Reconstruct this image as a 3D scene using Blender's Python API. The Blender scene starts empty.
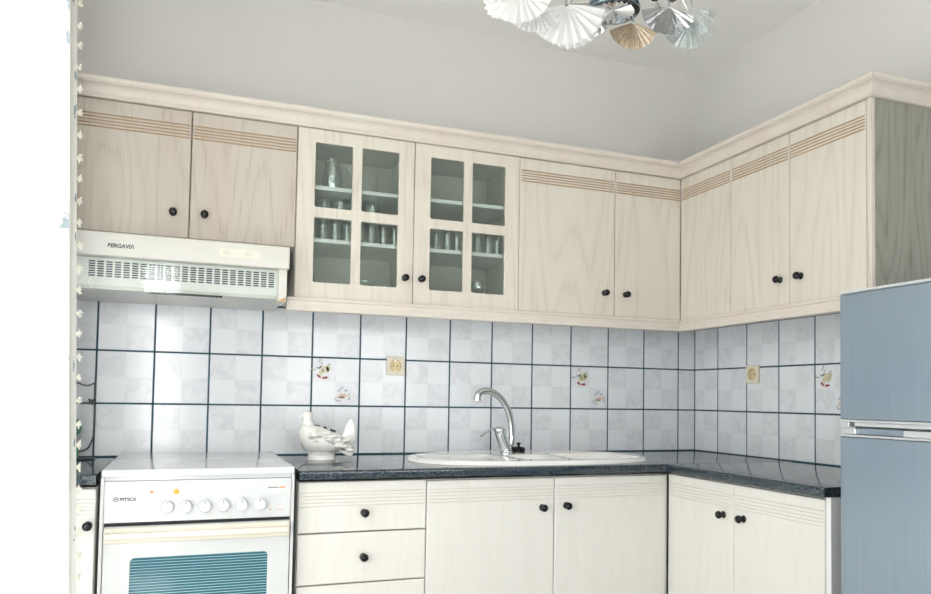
import bpy, bmesh, math, random
from mathutils import Vector, Matrix
random.seed(7)
PI = math.pi
S = bpy.context.scene
C = S.collection

# ------------------------------------------------------------------ materials
def mat(name):
    m = bpy.data.materials.new(name); m.use_nodes = True
    nt = m.node_tree
    return m, nt, nt.nodes['Principled BSDF']

def nd(nt, typ, **kw):
    n = nt.nodes.new(typ)
    for k, v in kw.items():
        if hasattr(n, k): setattr(n, k, v)
        else: n.inputs[k].default_value = v
    return n

def link(nt, a, b): nt.links.new(a, b)

def math_node(nt, op, a, b=None):
    n = nd(nt, 'ShaderNodeMath', operation=op)
    for i, v in enumerate((a, b)):
        if v is None: continue
        if isinstance(v, (int, float)): n.inputs[i].default_value = v
        else: link(nt, v, n.inputs[i])
    return n.outputs[0]

def mix_rgb(nt, f, a, b, typ='MIX'):
    n = nd(nt, 'ShaderNodeMix', data_type='RGBA', blend_type=typ)
    for k, v in ((0, f), (6, a), (7, b)):
        if hasattr(v, 'is_linked'): link(nt, v, n.inputs[k])
        elif isinstance(v, (int, float)): n.inputs[k].default_value = v
        else: n.inputs[k].default_value = (*v, 1)
    return n.outputs[2]

def ramp(nt, f, stops):
    r = nd(nt, 'ShaderNodeValToRGB'); link(nt, f, r.inputs[0])
    e = r.color_ramp.elements
    while len(e) < len(stops): e.new(.5)
    for el, (p, c) in zip(e, stops):
        el.position = p; el.color = (*c, 1) if not isinstance(c, (int, float)) else (c, c, c, 1)
    return r.outputs[0]

def bump(nt, b, h, strength, dist=.002):
    n = nd(nt, 'ShaderNodeBump'); n.inputs['Strength'].default_value = strength; n.inputs['Distance'].default_value = dist
    link(nt, h, n.inputs['Height']); link(nt, n.outputs[0], b.inputs['Normal'])

def simple(name, col, rough=.5, metal=0, noise=.04, scale=30, spec=.5, coat=0):
    m, nt, b = mat(name)
    tc = nd(nt, 'ShaderNodeTexCoord'); n = nd(nt, 'ShaderNodeTexNoise'); n.inputs['Scale'].default_value = scale; n.inputs['Detail'].default_value = 4
    link(nt, tc.outputs['Object'], n.inputs['Vector'])
    lo = tuple(c * (1 - noise) for c in col); hi = tuple(min(1, c * (1 + noise)) for c in col)
    link(nt, mix_rgb(nt, n.outputs[0], lo, hi), b.inputs['Base Color'])
    b.inputs['Roughness'].default_value = rough; b.inputs['Metallic'].default_value = metal
    b.inputs['Specular IOR Level'].default_value = spec; b.inputs['Coat Weight'].default_value = coat
    return m

def wood(name, base, dark, pink, amount=1.0, contour=7.0, scale=1.0, zs=.75):
    """white-washed ash: nested cathedral grain from contour lines of a stretched noise"""
    m, nt, b = mat(name)
    tc = nd(nt, 'ShaderNodeTexCoord'); oi = nd(nt, 'ShaderNodeObjectInfo')
    off = nd(nt, 'ShaderNodeVectorMath', operation='SCALE'); off.inputs[0].default_value = (13.1, 7.7, 5.3); link(nt, oi.outputs['Random'], off.inputs[3])
    add = nd(nt, 'ShaderNodeVectorMath', operation='ADD'); link(nt, tc.outputs['Object'], add.inputs[0]); link(nt, off.outputs[0], add.inputs[1])
    mp = nd(nt, 'ShaderNodeMapping'); mp.inputs['Scale'].default_value = (6 * scale, 6 * scale, zs * scale); link(nt, add.outputs[0], mp.inputs[0])
    n = nd(nt, 'ShaderNodeTexNoise'); n.inputs['Scale'].default_value = 1.0; n.inputs['Detail'].default_value = 1.2; n.inputs['Roughness'].default_value = .45
    link(nt, mp.outputs[0], n.inputs[0])
    fr = math_node(nt, 'FRACT', math_node(nt, 'MULTIPLY', n.outputs[0], contour))
    line = ramp(nt, fr, [(0, .95), (.22, .25), (.6, .0), (.86, .35), (1, 1)])
    mp2 = nd(nt, 'ShaderNodeMapping'); mp2.inputs['Scale'].default_value = (260, 260, 6); link(nt, add.outputs[0], mp2.inputs[0])
    n2 = nd(nt, 'ShaderNodeTexNoise'); n2.inputs['Scale'].default_value = 1; n2.inputs['Detail'].default_value = 3; link(nt, mp2.outputs[0], n2.inputs[0])
    fib = ramp(nt, n2.outputs[0], [(.42, 0), (.62, 1)])
    g = math_node(nt, 'MULTIPLY', line, math_node(nt, 'ADD', math_node(nt, 'MULTIPLY', fib, .75), .3))
    g = math_node(nt, 'ADD', g, math_node(nt, 'MULTIPLY', fib, .16))
    g = math_node(nt, 'MULTIPLY', g, amount)
    mp3 = nd(nt, 'ShaderNodeMapping'); mp3.inputs['Scale'].default_value = (9, 9, 1.2); link(nt, add.outputs[0], mp3.inputs[0])
    n3 = nd(nt, 'ShaderNodeTexNoise'); n3.inputs['Scale'].default_value = 1; n3.inputs['Detail'].default_value = 2; link(nt, mp3.outputs[0], n3.inputs[0])
    tint = mix_rgb(nt, ramp(nt, n3.outputs[0], [(.35, 0), (.7, 1)]), base, pink)
    nn = nd(nt, 'ShaderNodeMath', operation='MINIMUM'); link(nt, g, nn.inputs[0]); nn.inputs[1].default_value = 1
    link(nt, mix_rgb(nt, nn.outputs[0], tint, dark), b.inputs['Base Color'])
    b.inputs['Roughness'].default_value = .42; b.inputs['Specular IOR Level'].default_value = .35
    bump(nt, b, g, -.12, .001)
    return m

M = {}
M['wood'] = wood('whitewashed_ash', (.645, .61, .545), (.51, .45, .38), (.64, .595, .535), .6, 10)
M['wood_hood_shaded'] = wood('whitewashed_ash_pinkish_shaded', (.52, .485, .43), (.41, .35, .295), (.50, .45, .40), .8, 13)  # pinkish grain; dimness beside the curtain is darkened into the colour
M['wood_low_lit'] = wood('whitewashed_ash_lit', (.69, .68, .65), (.62, .595, .55), (.685, .67, .64), .45, 9)  # same wood, stronger light on the base units put in as paleness
M['wood_panel_shaded'] = wood('whitewashed_ash_shaded', (.32, .325, .285), (.21, .205, .175), (.31, .31, .27), 1.0, 15, .75, 1.3)  # shade on the end panel darkened into the wood colour
M['wood_trim'] = wood('whitewashed_trim', (.65, .615, .56), (.55, .485, .43), (.65, .585, .54), .35, 4)
M['groove'] = simple('tan_groove', (.42, .31, .21), .6)
M['groove_low'] = simple('pale_groove', (.63, .61, .57), .6)
M['carcass'] = simple('carcass_laminate', (.66, .66, .61), .5)
M['edge_panel'] = simple('grey_white_laminate', (.72, .73, .74), .4)
M['shelf'] = simple('white_shelf', (.86, .87, .86), .35)
M['black'] = simple('black_knob', (.006, .007, .010), .16, spec=.35)
M['rubber'] = simple('black_rubber', (.006, .006, .007), .5, spec=.25)
M['wall'] = simple('painted_plaster', (.715, .705, .688), .75, noise=.015, scale=6, spec=.2)
M['ceil'] = simple('ceiling_paint', (.86, .852, .838), .85, noise=.012, scale=5, spec=.2)
M['white'] = simple('white_enamel', (.585, .60, .615), .16, noise=.01, coat=.3)
M['cream'] = simple('cream_plastic', (.70, .66, .58), .32, noise=.02)
M['hoodw'] = simple('ivory_hood_plastic', (.61, .60, .565), .33, noise=.02)
M['hoodgrey'] = simple('hood_grille_metal', (.72, .725, .705), .4, noise=.03)
M['socket'] = simple('ivory_socket', (.80, .745, .61), .35)
M['socket_in'] = simple('ochre_socket_recess', (.74, .60, .36), .45)
M['dark'] = simple('dark_gap', (.02, .022, .025), .6)
M['darkmetal'] = simple('dark_hole', (.012, .025, .05), .6)
M['ceramic'] = simple('white_ceramic', (.88, .87, .85), .14, noise=.01, coat=.5)
_m, _nt, _b = mat('white_ceramic_feathers'); _b.inputs['Base Color'].default_value = (.87, .855, .82, 1); _b.inputs['Roughness'].default_value = .16
_tc = nd(_nt, 'ShaderNodeTexCoord'); _mp = nd(_nt, 'ShaderNodeMapping'); _mp.inputs['Scale'].default_value = (42, 20, 75); _mp.inputs['Rotation'].default_value = (0, .35, 0); link(_nt, _tc.outputs['Object'], _mp.inputs[0])
_v = nd(_nt, 'ShaderNodeTexVoronoi'); _v.inputs['Scale'].default_value = 1; link(_nt, _mp.outputs[0], _v.inputs['Vector']); bump(_nt, _b, _v.outputs['Distance'], 1.0, .014)
M['ceramic_feather'] = _m
M['sinkw'] = simple('white_enamel_sink', (.87, .865, .855), .12, noise=.01, coat=.5)
M['chrome'] = simple('chrome', (.72, .75, .76), .10, 1, noise=.01)
M['darkchrome'] = simple('dark_chrome', (.17, .22, .26), .16, 1, noise=.02)
M['foil_lit'] = simple('silver_foil_lit', (.95, .95, .95), .3, .15, noise=.03, scale=60)  # window light on the left shades put in as near-white colour
M['foil'] = simple('silver_foil_shade', (.80, .81, .82), .16, 1, noise=.05, scale=60)
M['foil_gold'] = simple('silver_foil_warm', (.78, .70, .60), .26, 1, noise=.06, scale=60)
M['orange'] = simple('orange_lamp_cap', (.85, .42, .05), .3)
M['brown'] = simple('brown_lamp_cap', (.62, .32, .17), .4)
M['ink'] = simple('grey_ink', (.04, .045, .055), .6)
M['ink_pale_and_shading'] = simple('pale_ink_and_shading', (.55, .56, .60), .6)
M['red_ink'] = simple('orange_ink', (.80, .34, .16), .6)
M['tan'] = simple('bare_wood_block', (.55, .36, .18), .6)
M['trimsil'] = simple('silver_fridge_trim', (.66, .68, .70), .3, .6, noise=.02)
M['fridge_side'] = simple('grey_fridge_side', (.30, .31, .32), .4)
M['green'] = simple('green_enamel', (.10, .34, .22), .3)
M['hose'] = simple('grey_hose', (.10, .12, .13), .5)
M['floor'] = simple('stone_floor', (.58, .56, .53), .35, noise=.10, scale=8)
M['frame'] = simple('white_window_frame', (.80, .80, .79), .35)
M['label'] = simple('oven_label', (.82, .83, .85), .35)
M['m_yellow'] = simple('motif_yellow', (.72, .67, .48), .3)
M['m_red'] = simple('motif_cherry', (.28, .035, .05), .3)
M['m_pink'] = simple('motif_pink', (.78, .55, .53), .3)
M['m_leaf'] = simple('motif_leaf', (.20, .19, .17), .3)
M['m_greyleaf'] = simple('motif_grey_leaf', (.44, .44, .43), .3)
M['m_blue'] = simple('motif_blue', (.40, .43, .54), .3)
M['m_basket'] = simple('motif_basket', (.74, .64, .56), .3)
M['grout'] = simple('blue_black_grout', (.028, .085, .125), .7)

def tile_mat(name, axis, x0, flip):
    m, nt, b = mat(name)
    tc = nd(nt, 'ShaderNodeTexCoord'); sp = nd(nt, 'ShaderNodeSeparateXYZ'); link(nt, tc.outputs['Object'], sp.inputs[0])
    u = math_node(nt, 'MULTIPLY', math_node(nt, 'SUBTRACT', sp.outputs[axis], x0), 1 / .203)
    v = math_node(nt, 'MULTIPLY', math_node(nt, 'SUBTRACT', sp.outputs[2], .897), 1 / .203)
    fu = math_node(nt, 'FRACT', math_node(nt, 'ADD', u, 20.0)); fv = math_node(nt, 'FRACT', math_node(nt, 'ADD', v, 4.0))
    a = math_node(nt, 'GREATER_THAN', fu, .5); c = math_node(nt, 'GREATER_THAN', fv, .5)
    q = math_node(nt, 'ABSOLUTE', math_node(nt, 'SUBTRACT', a, c))
    if flip: q = math_node(nt, 'SUBTRACT', 1.0, q)
    n = nd(nt, 'ShaderNodeTexNoise'); n.inputs['Scale'].default_value = 22; n.inputs['Detail'].default_value = 6; n.inputs['Distortion'].default_value = 1.2
    link(nt, tc.outputs['Object'], n.inputs[0])
    marb = ramp(nt, n.outputs[0], [(.34, (.74, .755, .81)), (.5, (.795, .81, .86)), (.66, (.83, .85, .90))])
    plain = ramp(nt, n.outputs[0], [(.3, (.83, .86, .91)), (.7, (.85, .88, .93))])
    col = mix_rgb(nt, q, plain, marb)
    # thin pressed line between the quarters
    du = math_node(nt, 'LESS_THAN', math_node(nt, 'ABSOLUTE', math_node(nt, 'SUBTRACT', fu, .5)), .008)
    dv = math_node(nt, 'LESS_THAN', math_node(nt, 'ABSOLUTE', math_node(nt, 'SUBTRACT', fv, .5)), .008)
    ln = math_node(nt, 'MAXIMUM', du, dv)
    col = mix_rgb(nt, math_node(nt, 'MULTIPLY', ln, .5), col, (.80, .81, .84))
    link(nt, col, b.inputs['Base Color']); b.inputs['Roughness'].default_value = .13
    return m
M['tile_back'] = tile_mat('glazed_tile_back', 0, -.1017, False)
M['tile_right'] = tile_mat('glazed_tile_right', 1, -.1784, False)

def granite():
    m, nt, b = mat('dark_blue_granite_laminate')
    tc = nd(nt, 'ShaderNodeTexCoord'); n = nd(nt, 'ShaderNodeTexNoise'); n.inputs['Scale'].default_value = 190; n.inputs['Detail'].default_value = 5
    link(nt, tc.outputs['Object'], n.inputs[0])
    c = ramp(nt, n.outputs[0], [(.36, (.008, .014, .022)), (.52, (.022, .038, .054)), (.72, (.062, .09, .11))])
    link(nt, c, b.inputs['Base Color']); b.inputs['Roughness'].default_value = .09; b.inputs['Specular IOR Level'].default_value = .8
    return m
M['granite'] = granite()

def brushed(name, col):
    m, nt, b = mat(name)
    tc = nd(nt, 'ShaderNodeTexCoord'); mp = nd(nt, 'ShaderNodeMapping'); mp.inputs['Scale'].default_value = (220, 220, 2.2)
    link(nt, tc.outputs['Object'], mp.inputs[0])
    n = nd(nt, 'ShaderNodeTexNoise'); n.inputs['Scale'].default_value = 1; n.inputs['Detail'].default_value = 4; link(nt, mp.outputs[0], n.inputs[0])
    link(nt, mix_rgb(nt, n.outputs[0], tuple(c * .85 for c in col), tuple(c * 1.12 for c in col)), b.inputs['Base Color'])
    b.inputs['Metallic'].default_value = .72; b.inputs['Roughness'].default_value = .33
    bump(nt, b, n.outputs[0], .05, .0005)
    return m
M['steel'] = brushed('brushed_blue_steel', (.315, .385, .465))

def glass(name, tint, refl=.10, rough=.03, rim=.6):
    m, nt, b = mat(name); nt.nodes.remove(b); out = nt.nodes['Material Output']
    t = nd(nt, 'ShaderNodeBsdfTransparent'); t.inputs[0].default_value = (*tint, 1)
    g = nd(nt, 'ShaderNodeBsdfGlossy'); g.inputs['Roughness'].default_value = rough; g.inputs[0].default_value = (.95, 1, 1, 1)
    fr = nd(nt, 'ShaderNodeLayerWeight'); fr.inputs['Blend'].default_value = .35
    f = math_node(nt, 'ADD', math_node(nt, 'MULTIPLY', fr.outputs['Fresnel'], rim), refl)
    fc = nd(nt, 'ShaderNodeMath', operation='MINIMUM'); link(nt, f, fc.inputs[0]); fc.inputs[1].default_value = 1
    mx = nd(nt, 'ShaderNodeMixShader'); link(nt, fc.outputs[0], mx.inputs[0]); link(nt, t.outputs[0], mx.inputs[1]); link(nt, g.outputs[0], mx.inputs[2])
    link(nt, mx.outputs[0], out.inputs[0])
    return m
M['pane'] = glass('cabinet_glass', (.915, .945, .93), .02)
M['clear'] = glass('drinking_glass', (.985, .99, .988), .18, .10, .35)
M['crystal'] = glass('cut_crystal_shade', (.80, .82, .83), .16, .10)
M['visor'] = glass('hood_visor_glass', (.955, .968, .962), .008, .06, .22)

def oven_glass():
    m, nt, b = mat('striped_oven_glass')
    tc = nd(nt, 'ShaderNodeTexCoord'); sp = nd(nt, 'ShaderNodeSeparateXYZ'); link(nt, tc.outputs['Object'], sp.inputs[0])
    fz = math_node(nt, 'FRACT', math_node(nt, 'MULTIPLY', sp.outputs[2], 118.0))
    st = math_node(nt, 'LESS_THAN', fz, .20)
    link(nt, mix_rgb(nt, st, (.022, .105, .15), (.34, .55, .60)), b.inputs['Base Color'])
    b.inputs['Roughness'].default_value = .06; b.inputs['Coat Weight'].default_value = .4
    return m
M['oven_glass'] = oven_glass()

def curtain_mat():
    m, nt, b = mat('sheer_white_curtain'); nt.nodes.remove(b); out = nt.nodes['Material Output']
    tc = nd(nt, 'ShaderNodeTexCoord')
    mp = nd(nt, 'ShaderNodeMapping'); mp.inputs['Scale'].default_value = (1, 1, .75); link(nt, tc.outputs['Object'], mp.inputs[0])
    v = nd(nt, 'ShaderNodeTexVoronoi'); v.inputs['Scale'].default_value = 11.0; link(nt, mp.outputs[0], v.inputs['Vector'])
    n = nd(nt, 'ShaderNodeTexNoise'); n.inputs['Scale'].default_value = 38; n.inputs['Detail'].default_value = 2; link(nt, tc.outputs['Object'], n.inputs[0])
    d = math_node(nt, 'ADD', v.outputs['Distance'], math_node(nt, 'MULTIPLY', math_node(nt, 'SUBTRACT', n.outputs[0], .5), .55))
    leaf = math_node(nt, 'LESS_THAN', d, .16)
    col = mix_rgb(nt, leaf, (.93, .93, .90), (.36, .43, .48))
    df = nd(nt, 'ShaderNodeBsdfDiffuse'); tr = nd(nt, 'ShaderNodeBsdfTranslucent'); tp = nd(nt, 'ShaderNodeBsdfTransparent')
    link(nt, col, df.inputs[0]); link(nt, col, tr.inputs[0])
    m1 = nd(nt, 'ShaderNodeMixShader'); m1.inputs[0].default_value = .6; link(nt, df.outputs[0], m1.inputs[1]); link(nt, tr.outputs[0], m1.inputs[2])
    m2 = nd(nt, 'ShaderNodeMixShader'); m2.inputs[0].default_value = .10; link(nt, m1.outputs[0], m2.inputs[1]); link(nt, tp.outputs[0], m2.inputs[2])
    link(nt, m2.outputs[0], out.inputs[0])
    return m
M['curtain'] = curtain_mat()
M['tassel'] = simple('cream_tassel_yarn', (.82, .80, .72), .9)

# ------------------------------------------------------------------ mesh helpers
def box(bm, x0, x1, y0, y1, z0, z1, bev=0, mi=0, seg=2):
    vs = [bm.verts.new((x, y, z)) for x in (x0, x1) for y in (y0, y1) for z in (z0, z1)]
    F = []
    for q in ((0, 1, 3, 2), (4, 6, 7, 5), (0, 4, 5, 1), (2, 3, 7, 6), (0, 2, 6, 4), (1, 5, 7, 3)):
        f = bm.faces.new([vs[i] for i in q]); f.material_index = mi; F.append(f)
    bmesh.ops.recalc_face_normals(bm, faces=F)
    if bev:
        es = list({e for f in F for e in f.edges})
        bmesh.ops.bevel(bm, geom=es, offset=bev, segments=seg, profile=.6, affect='EDGES')

def prism(bm, pts, fn, a0, a1, mis=None, cap_mi=0):
    """polygon pts (p,q) swept from a0 to a1; fn(p,q,a)->(x,y,z)"""
    A = [bm.verts.new(fn(p, q, a0)) for p, q in pts]; B = [bm.verts.new(fn(p, q, a1)) for p, q in pts]
    F = [bm.faces.new(A), bm.faces.new(B[::-1])]
    for f in F: f.material_index = cap_mi
    n = len(pts)
    for i in range(n):
        f = bm.faces.new((A[i], B[i], B[(i + 1) % n], A[(i + 1) % n])); F.append(f)
        if mis: f.material_index = mis[i]
    bmesh.ops.recalc_face_normals(bm, faces=F)

def lathe(bm, prof, n=24, center=(0, 0, 0), axis='Z', mi=0, a0=0, a1=2 * PI, caps=True):
    rings = []; full = abs(a1 - a0 - 2 * PI) < 1e-6
    for r, h in prof:
        ring = []
        for i in range(n if full else n + 1):
            t = a0 + (a1 - a0) * i / n
            c, s = r * math.cos(t), r * math.sin(t)
            p = {'Z': (c, s, h), 'Y': (c, h, s), 'X': (h, c, s)}[axis]
            ring.append(bm.verts.new(Vector(p) + Vector(center)))
        rings.append(ring)
    F = []
    for a, b in zip(rings, rings[1:]):
        k = len(a)
        for i in range(k if full else k - 1):
            j = (i + 1) % k
            F.append(bm.faces.new((a[i], a[j], b[j], b[i])))
    if full and caps:
        if prof[0][0] > 1e-5: F.append(bm.faces.new(rings[0][::-1]))
        if prof[-1][0] > 1e-5: F.append(bm.faces.new(rings[-1]))
    for f in F: f.material_index = mi
    bmesh.ops.recalc_face_normals(bm, faces=F)

def tube(bm, pts, r, n=10, mi=0, flat=1.0):
    pts = [Vector(p) for p in pts]; rings = []
    up = Vector((.123, .345, .9)).normalized()
    for i, p in enumerate(pts):
        d = (pts[min(i + 1, len(pts) - 1)] - pts[max(i - 1, 0)]).normalized()
        a = d.cross(up).normalized(); b = a.cross(d)
        rr = r[i] if isinstance(r, (list, tuple)) else r
        rings.append([bm.verts.new(p + rr * (a * math.cos(2 * PI * k / n) + flat * b * math.sin(2 * PI * k / n))) for k in range(n)])
    F = []
    for a, b in zip(rings, rings[1:]):
        for k in range(n): F.append(bm.faces.new((a[k], a[(k + 1) % n], b[(k + 1) % n], b[k])))
    F.append(bm.faces.new(rings[0][::-1])); F.append(bm.faces.new(rings[-1]))
    for f in F: f.material_index = mi
    bmesh.ops.recalc_face_normals(bm, faces=F)

def smooth_path(ctrl, k=6):
    P = [Vector(p) for p in ctrl]; out = []
    for i in range(len(P) - 1):
        a, b, c, d = P[max(i - 1, 0)], P[i], P[i + 1], P[min(i + 2, len(P) - 1)]
        for j in range(k):
            t = j / k
            out.append(.5 * ((2 * b) + (-a + c) * t + (2 * a - 5 * b + 4 * c - d) * t * t + (-a + 3 * b - 3 * c + d) * t ** 3))
    return out + [P[-1]]

def ell(bm, c, r, rot=None, n=20, m=12, mi=0, fn=None):
    mtx = Matrix.Translation(c) @ (rot.to_4x4() if rot else Matrix.Identity(4)) @ Matrix.Diagonal((*r, 1))
    res = bmesh.ops.create_uvsphere(bm, u_segments=n, v_segments=m, radius=1, matrix=mtx)
    for v in res['verts']:
        for f in v.link_faces: f.material_index = mi

def obj(name, bm, m, parent=None, smooth=False, angle=35, loc=None, rotz=0):
    me = bpy.data.meshes.new(name)
    if isinstance(bm, bmesh.types.BMesh): bm.to_mesh(me); bm.free()
    else: me = bm
    o = bpy.data.objects.new(name, me); C.objects.link(o)
    for x in (m if isinstance(m, (list, tuple)) else [m]): me.materials.append(M[x] if isinstance(x, str) else x)
    if smooth:
        for p in me.polygons: p.use_smooth = True
        me.set_sharp_from_angle(angle=math.radians(angle))
    if parent is not None: o.parent = parent
    if loc: o.location = loc
    if rotz: o.rotation_euler.z = rotz
    return o

def thing(name, label, cat, loc=(0, 0, 0), rotz=0, group=None):
    o = bpy.data.objects.new(name, None); C.objects.link(o); o.empty_display_size = .05
    o.location = loc; o.rotation_euler.z = rotz
    return tag(o, label, cat, group)

def tag(o, label, cat, group=None):
    o['label'] = label; o['category'] = cat
    if group: o['group'] = group
    return o

def struct(name, bm, m, smooth=False):
    o = obj(name, bm, m, None, smooth); o['kind'] = 'structure'; return o

def rrect(x0, x1, z0, z1, r, n=5):
    P = []
    for cx, cz, a in ((x1 - r, z1 - r, 0), (x0 + r, z1 - r, 90), (x0 + r, z0 + r, 180), (x1 - r, z0 + r, 270)):
        for i in range(n + 1):
            t = math.radians(a + 90 * i / n); P.append((cx + r * math.cos(t), cz + r * math.sin(t)))
    return P

def curve_mesh(polys, extrude, bev=0):
    """filled outline with holes, in XZ plane, centred on y=0, as a mesh"""
    cu = bpy.data.curves.new('c', 'CURVE'); cu.dimensions = '2D'; cu.fill_mode = 'BOTH'
    cu.extrude = extrude - bev; cu.bevel_depth = bev; cu.bevel_resolution = 2; cu.offset = -bev
    for P in polys:
        s = cu.splines.new('POLY'); s.points.add(len(P) - 1); s.use_cyclic_u = True
        for pt, (x, z) in zip(s.points, P): pt.co = (x, z, 0, 1)
    o = bpy.data.objects.new('c', cu); C.objects.link(o)
    me = bpy.data.meshes.new_from_object(o.evaluated_get(bpy.context.evaluated_depsgraph_get()))
    bpy.data.objects.remove(o); me.transform(Matrix.Rotation(PI / 2, 4, 'X'))
    me.materials.clear()
    return me

def text_mesh(s, size, ext=.0004, shear=0):
    cu = bpy.data.curves.new('t', 'FONT'); cu.body = s; cu.size = size; cu.extrude = ext; cu.align_x = 'LEFT'; cu.shear = shear; cu.offset = size * .03
    o = bpy.data.objects.new('t', cu); C.objects.link(o)
    me = bpy.data.meshes.new_from_object(o.evaluated_get(bpy.context.evaluated_depsgraph_get()))
    bpy.data.objects.remove(o); me.transform(Matrix.Rotation(PI / 2, 4, 'X')); me.materials.clear()
    return me

def xform(bm, mtx): bmesh.ops.transform(bm, matrix=mtx, verts=bm.verts[:])

# ------------------------------------------------------------------ room
XL, YR, H = -2.852, -3.62, 2.827
bm = bmesh.new(); box(bm, XL - .2, .2, YR - .9, .2, -.1, 0); struct('floor', bm, 'floor')
bm = bmesh.new(); box(bm, XL - .2, .2, YR - .2, .2, H, H + .1); struct('ceiling', bm, 'ceil')
bm = bmesh.new(); box(bm, XL - .2, .2, .008, .2, 0, H); struct('wall_back', bm, 'wall')
bm = bmesh.new(); box(bm, .008, .2, YR - .2, .008, 0, H); struct('wall_right', bm, 'wall')
WY0, WY1, WZ0, WZ1 = -2.75, -.90, .06, 2.42       # balcony door in the left wall
bm = bmesh.new()
box(bm, XL - .15, XL, WY1, .008, 0, H); box(bm, XL - .15, XL, YR - .2, WY0, 0, H)
box(bm, XL - .15, XL, WY0, WY1, WZ1, H); box(bm, XL - .15, XL, WY0, WY1, 0, WZ0)
struct('wall_left', bm, 'wall')
DOORS = [(-2.80, -2.44, .06, 2.15), (-1.75, -.35, .95, 1.92)]   # glazed door, and an unseen window added for more light, behind the camera
bm = bmesh.new(); Y0 = YR - .15
box(bm, XL, -2.80, Y0, YR, 0, H); box(bm, -2.44, -1.75, Y0, YR, 0, H); box(bm, -.35, .008, Y0, YR, 0, H)
for x0, x1, z0, z1 in DOORS: box(bm, x0, x1, Y0, YR, z1, H); box(bm, x0, x1, Y0, YR, 0, z0)
struct('wall_rear', bm, 'wall')

def window(name, wid, hei, loc, rotz, mull):
    w = bpy.data.objects.new(name, None); C.objects.link(w); w.location = loc; w.rotation_euler.z = rotz; w['kind'] = 'structure'
    bm = bmesh.new(); t = .06
    box(bm, 0, t, -.03, .03, 0, hei, .004); box(bm, wid - t, wid, -.03, .03, 0, hei, .004)
    box(bm, t, wid - t, -.03, .03, 0, t, .004); box(bm, t, wid - t, -.03, .03, hei - t, hei, .004)
    for f in mull: box(bm, wid * f - .045, wid * f + .045, -.03, .03, t, hei - t, .004)
    obj('window_frame', bm, 'frame', w)
    bm = bmesh.new(); box(bm, t, wid - t, -.003, .003, t, hei - t); obj('window_glass', bm, 'clear', w)
window('window_1', WY1 - WY0, WZ1 - WZ0, (XL - .08, WY0, WZ0), PI / 2, [.5])
for k, (x0, x1, z0, z1) in enumerate(DOORS): window(('door_1', 'added_fill_window')[k], x1 - x0, z1 - z0, (x0, YR - .08, z0), 0, ([], [.5])[k])

# tiled splashbacks: grout bed with every tile bedded proud of it
T = .203
def splash(name, axis, start, first, n, zmax, m, length):
    bm = bmesh.new()
    def fn(a, d, z): return (a, d, z) if axis == 0 else (d, a, z)
    def bx(a0, a1, d0, d1, z0, z1, mi, bev=0):
        p, q = fn(a0, d0, z0), fn(a1, d1, z1)
        box(bm, min(p[0], q[0]), max(p[0], q[0]), min(p[1], q[1]), max(p[1], q[1]), z0, z1, bev, mi, 1)
    bx(-length, 0.0075, 0, .0075, .86, zmax, 1)
    g = .0034
    edges = [0.0] + [-first - T * k for k in range(n)] + [-length]
    for a, b in zip(edges, edges[1:]):
        for k in range(5):
            z0, z1 = .897 + T * k, .897 + T * (k + 1)
            z1 = min(z1, zmax)
            if z1 - z0 < .02: continue
            bx(b + g, a - (g if a < 0 else .004), -.002, .002, z0 + g, z1 - g, 0, .0012)
    return struct(name, bm, [m, 'grout'])
sb = splash('trim_1', 0, 0, .1017, 14, 1.69, 'tile_back', 2.848)
sr = splash('trim_2', 1, 0, .1784, 9, 1.506, 'tile_right', 2.0)

def blob(bm, cx, cz, rx, rz, mi, rot=0, n=9, y=-.0024, jag=.18):
    vs = []
    for i in range(n):
        t = 2 * PI * i / n; k = 1 + random.uniform(-jag, jag)
        x, z = rx * k * math.cos(t), rz * k * math.sin(t)
        vs.append((cx + x * math.cos(rot) - z * math.sin(rot), cz + x * math.sin(rot) + z * math.cos(rot)))
    prism(bm, vs, lambda p, q, a: (p, a, q), y, y + .0006, [mi] * n, mi)

def fruit(parent, at):
    bm = bmesh.new(); mats = ['m_yellow', 'm_red', 'm_leaf', 'm_greyleaf', 'm_pink']
    blob(bm, .010, .004, .017, .020, 0, .3, 11); blob(bm, -.008, -.006, .012, .014, 0); blob(bm, .022, .010, .011, .013, 0)
    blob(bm, -.002, -.032, .017, .006, 4)
    blob(bm, -.017, -.024, .010, .005, 1, -.6, y=-.003); blob(bm, .004, -.030, .006, .005, 1, y=-.003); blob(bm, .014, -.029, .006, .005, 1, y=-.003)
    blob(bm, -.012, .014, .010, .0045, 2, .7, 6, -.003); blob(bm, -.023, .010, .006, .003, 2, -.3, 6, -.003)
    for x, z, r in ((-.018, .038, .8), (-.012, .046, -.6), (-.006, .030, -.8), (-.044, .004, .2), (-.050, .002, 1.2), (-.036, .003, 0), (.024, .026, .5)): blob(bm, x, z, .008, .003, 3, r, 6, -.003)
    o = obj('fruit_motif', bm, mats, parent); o['label'] = 'small yellow and cherry red fruit motif'; o.location, o.rotation_euler.z = at
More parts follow.
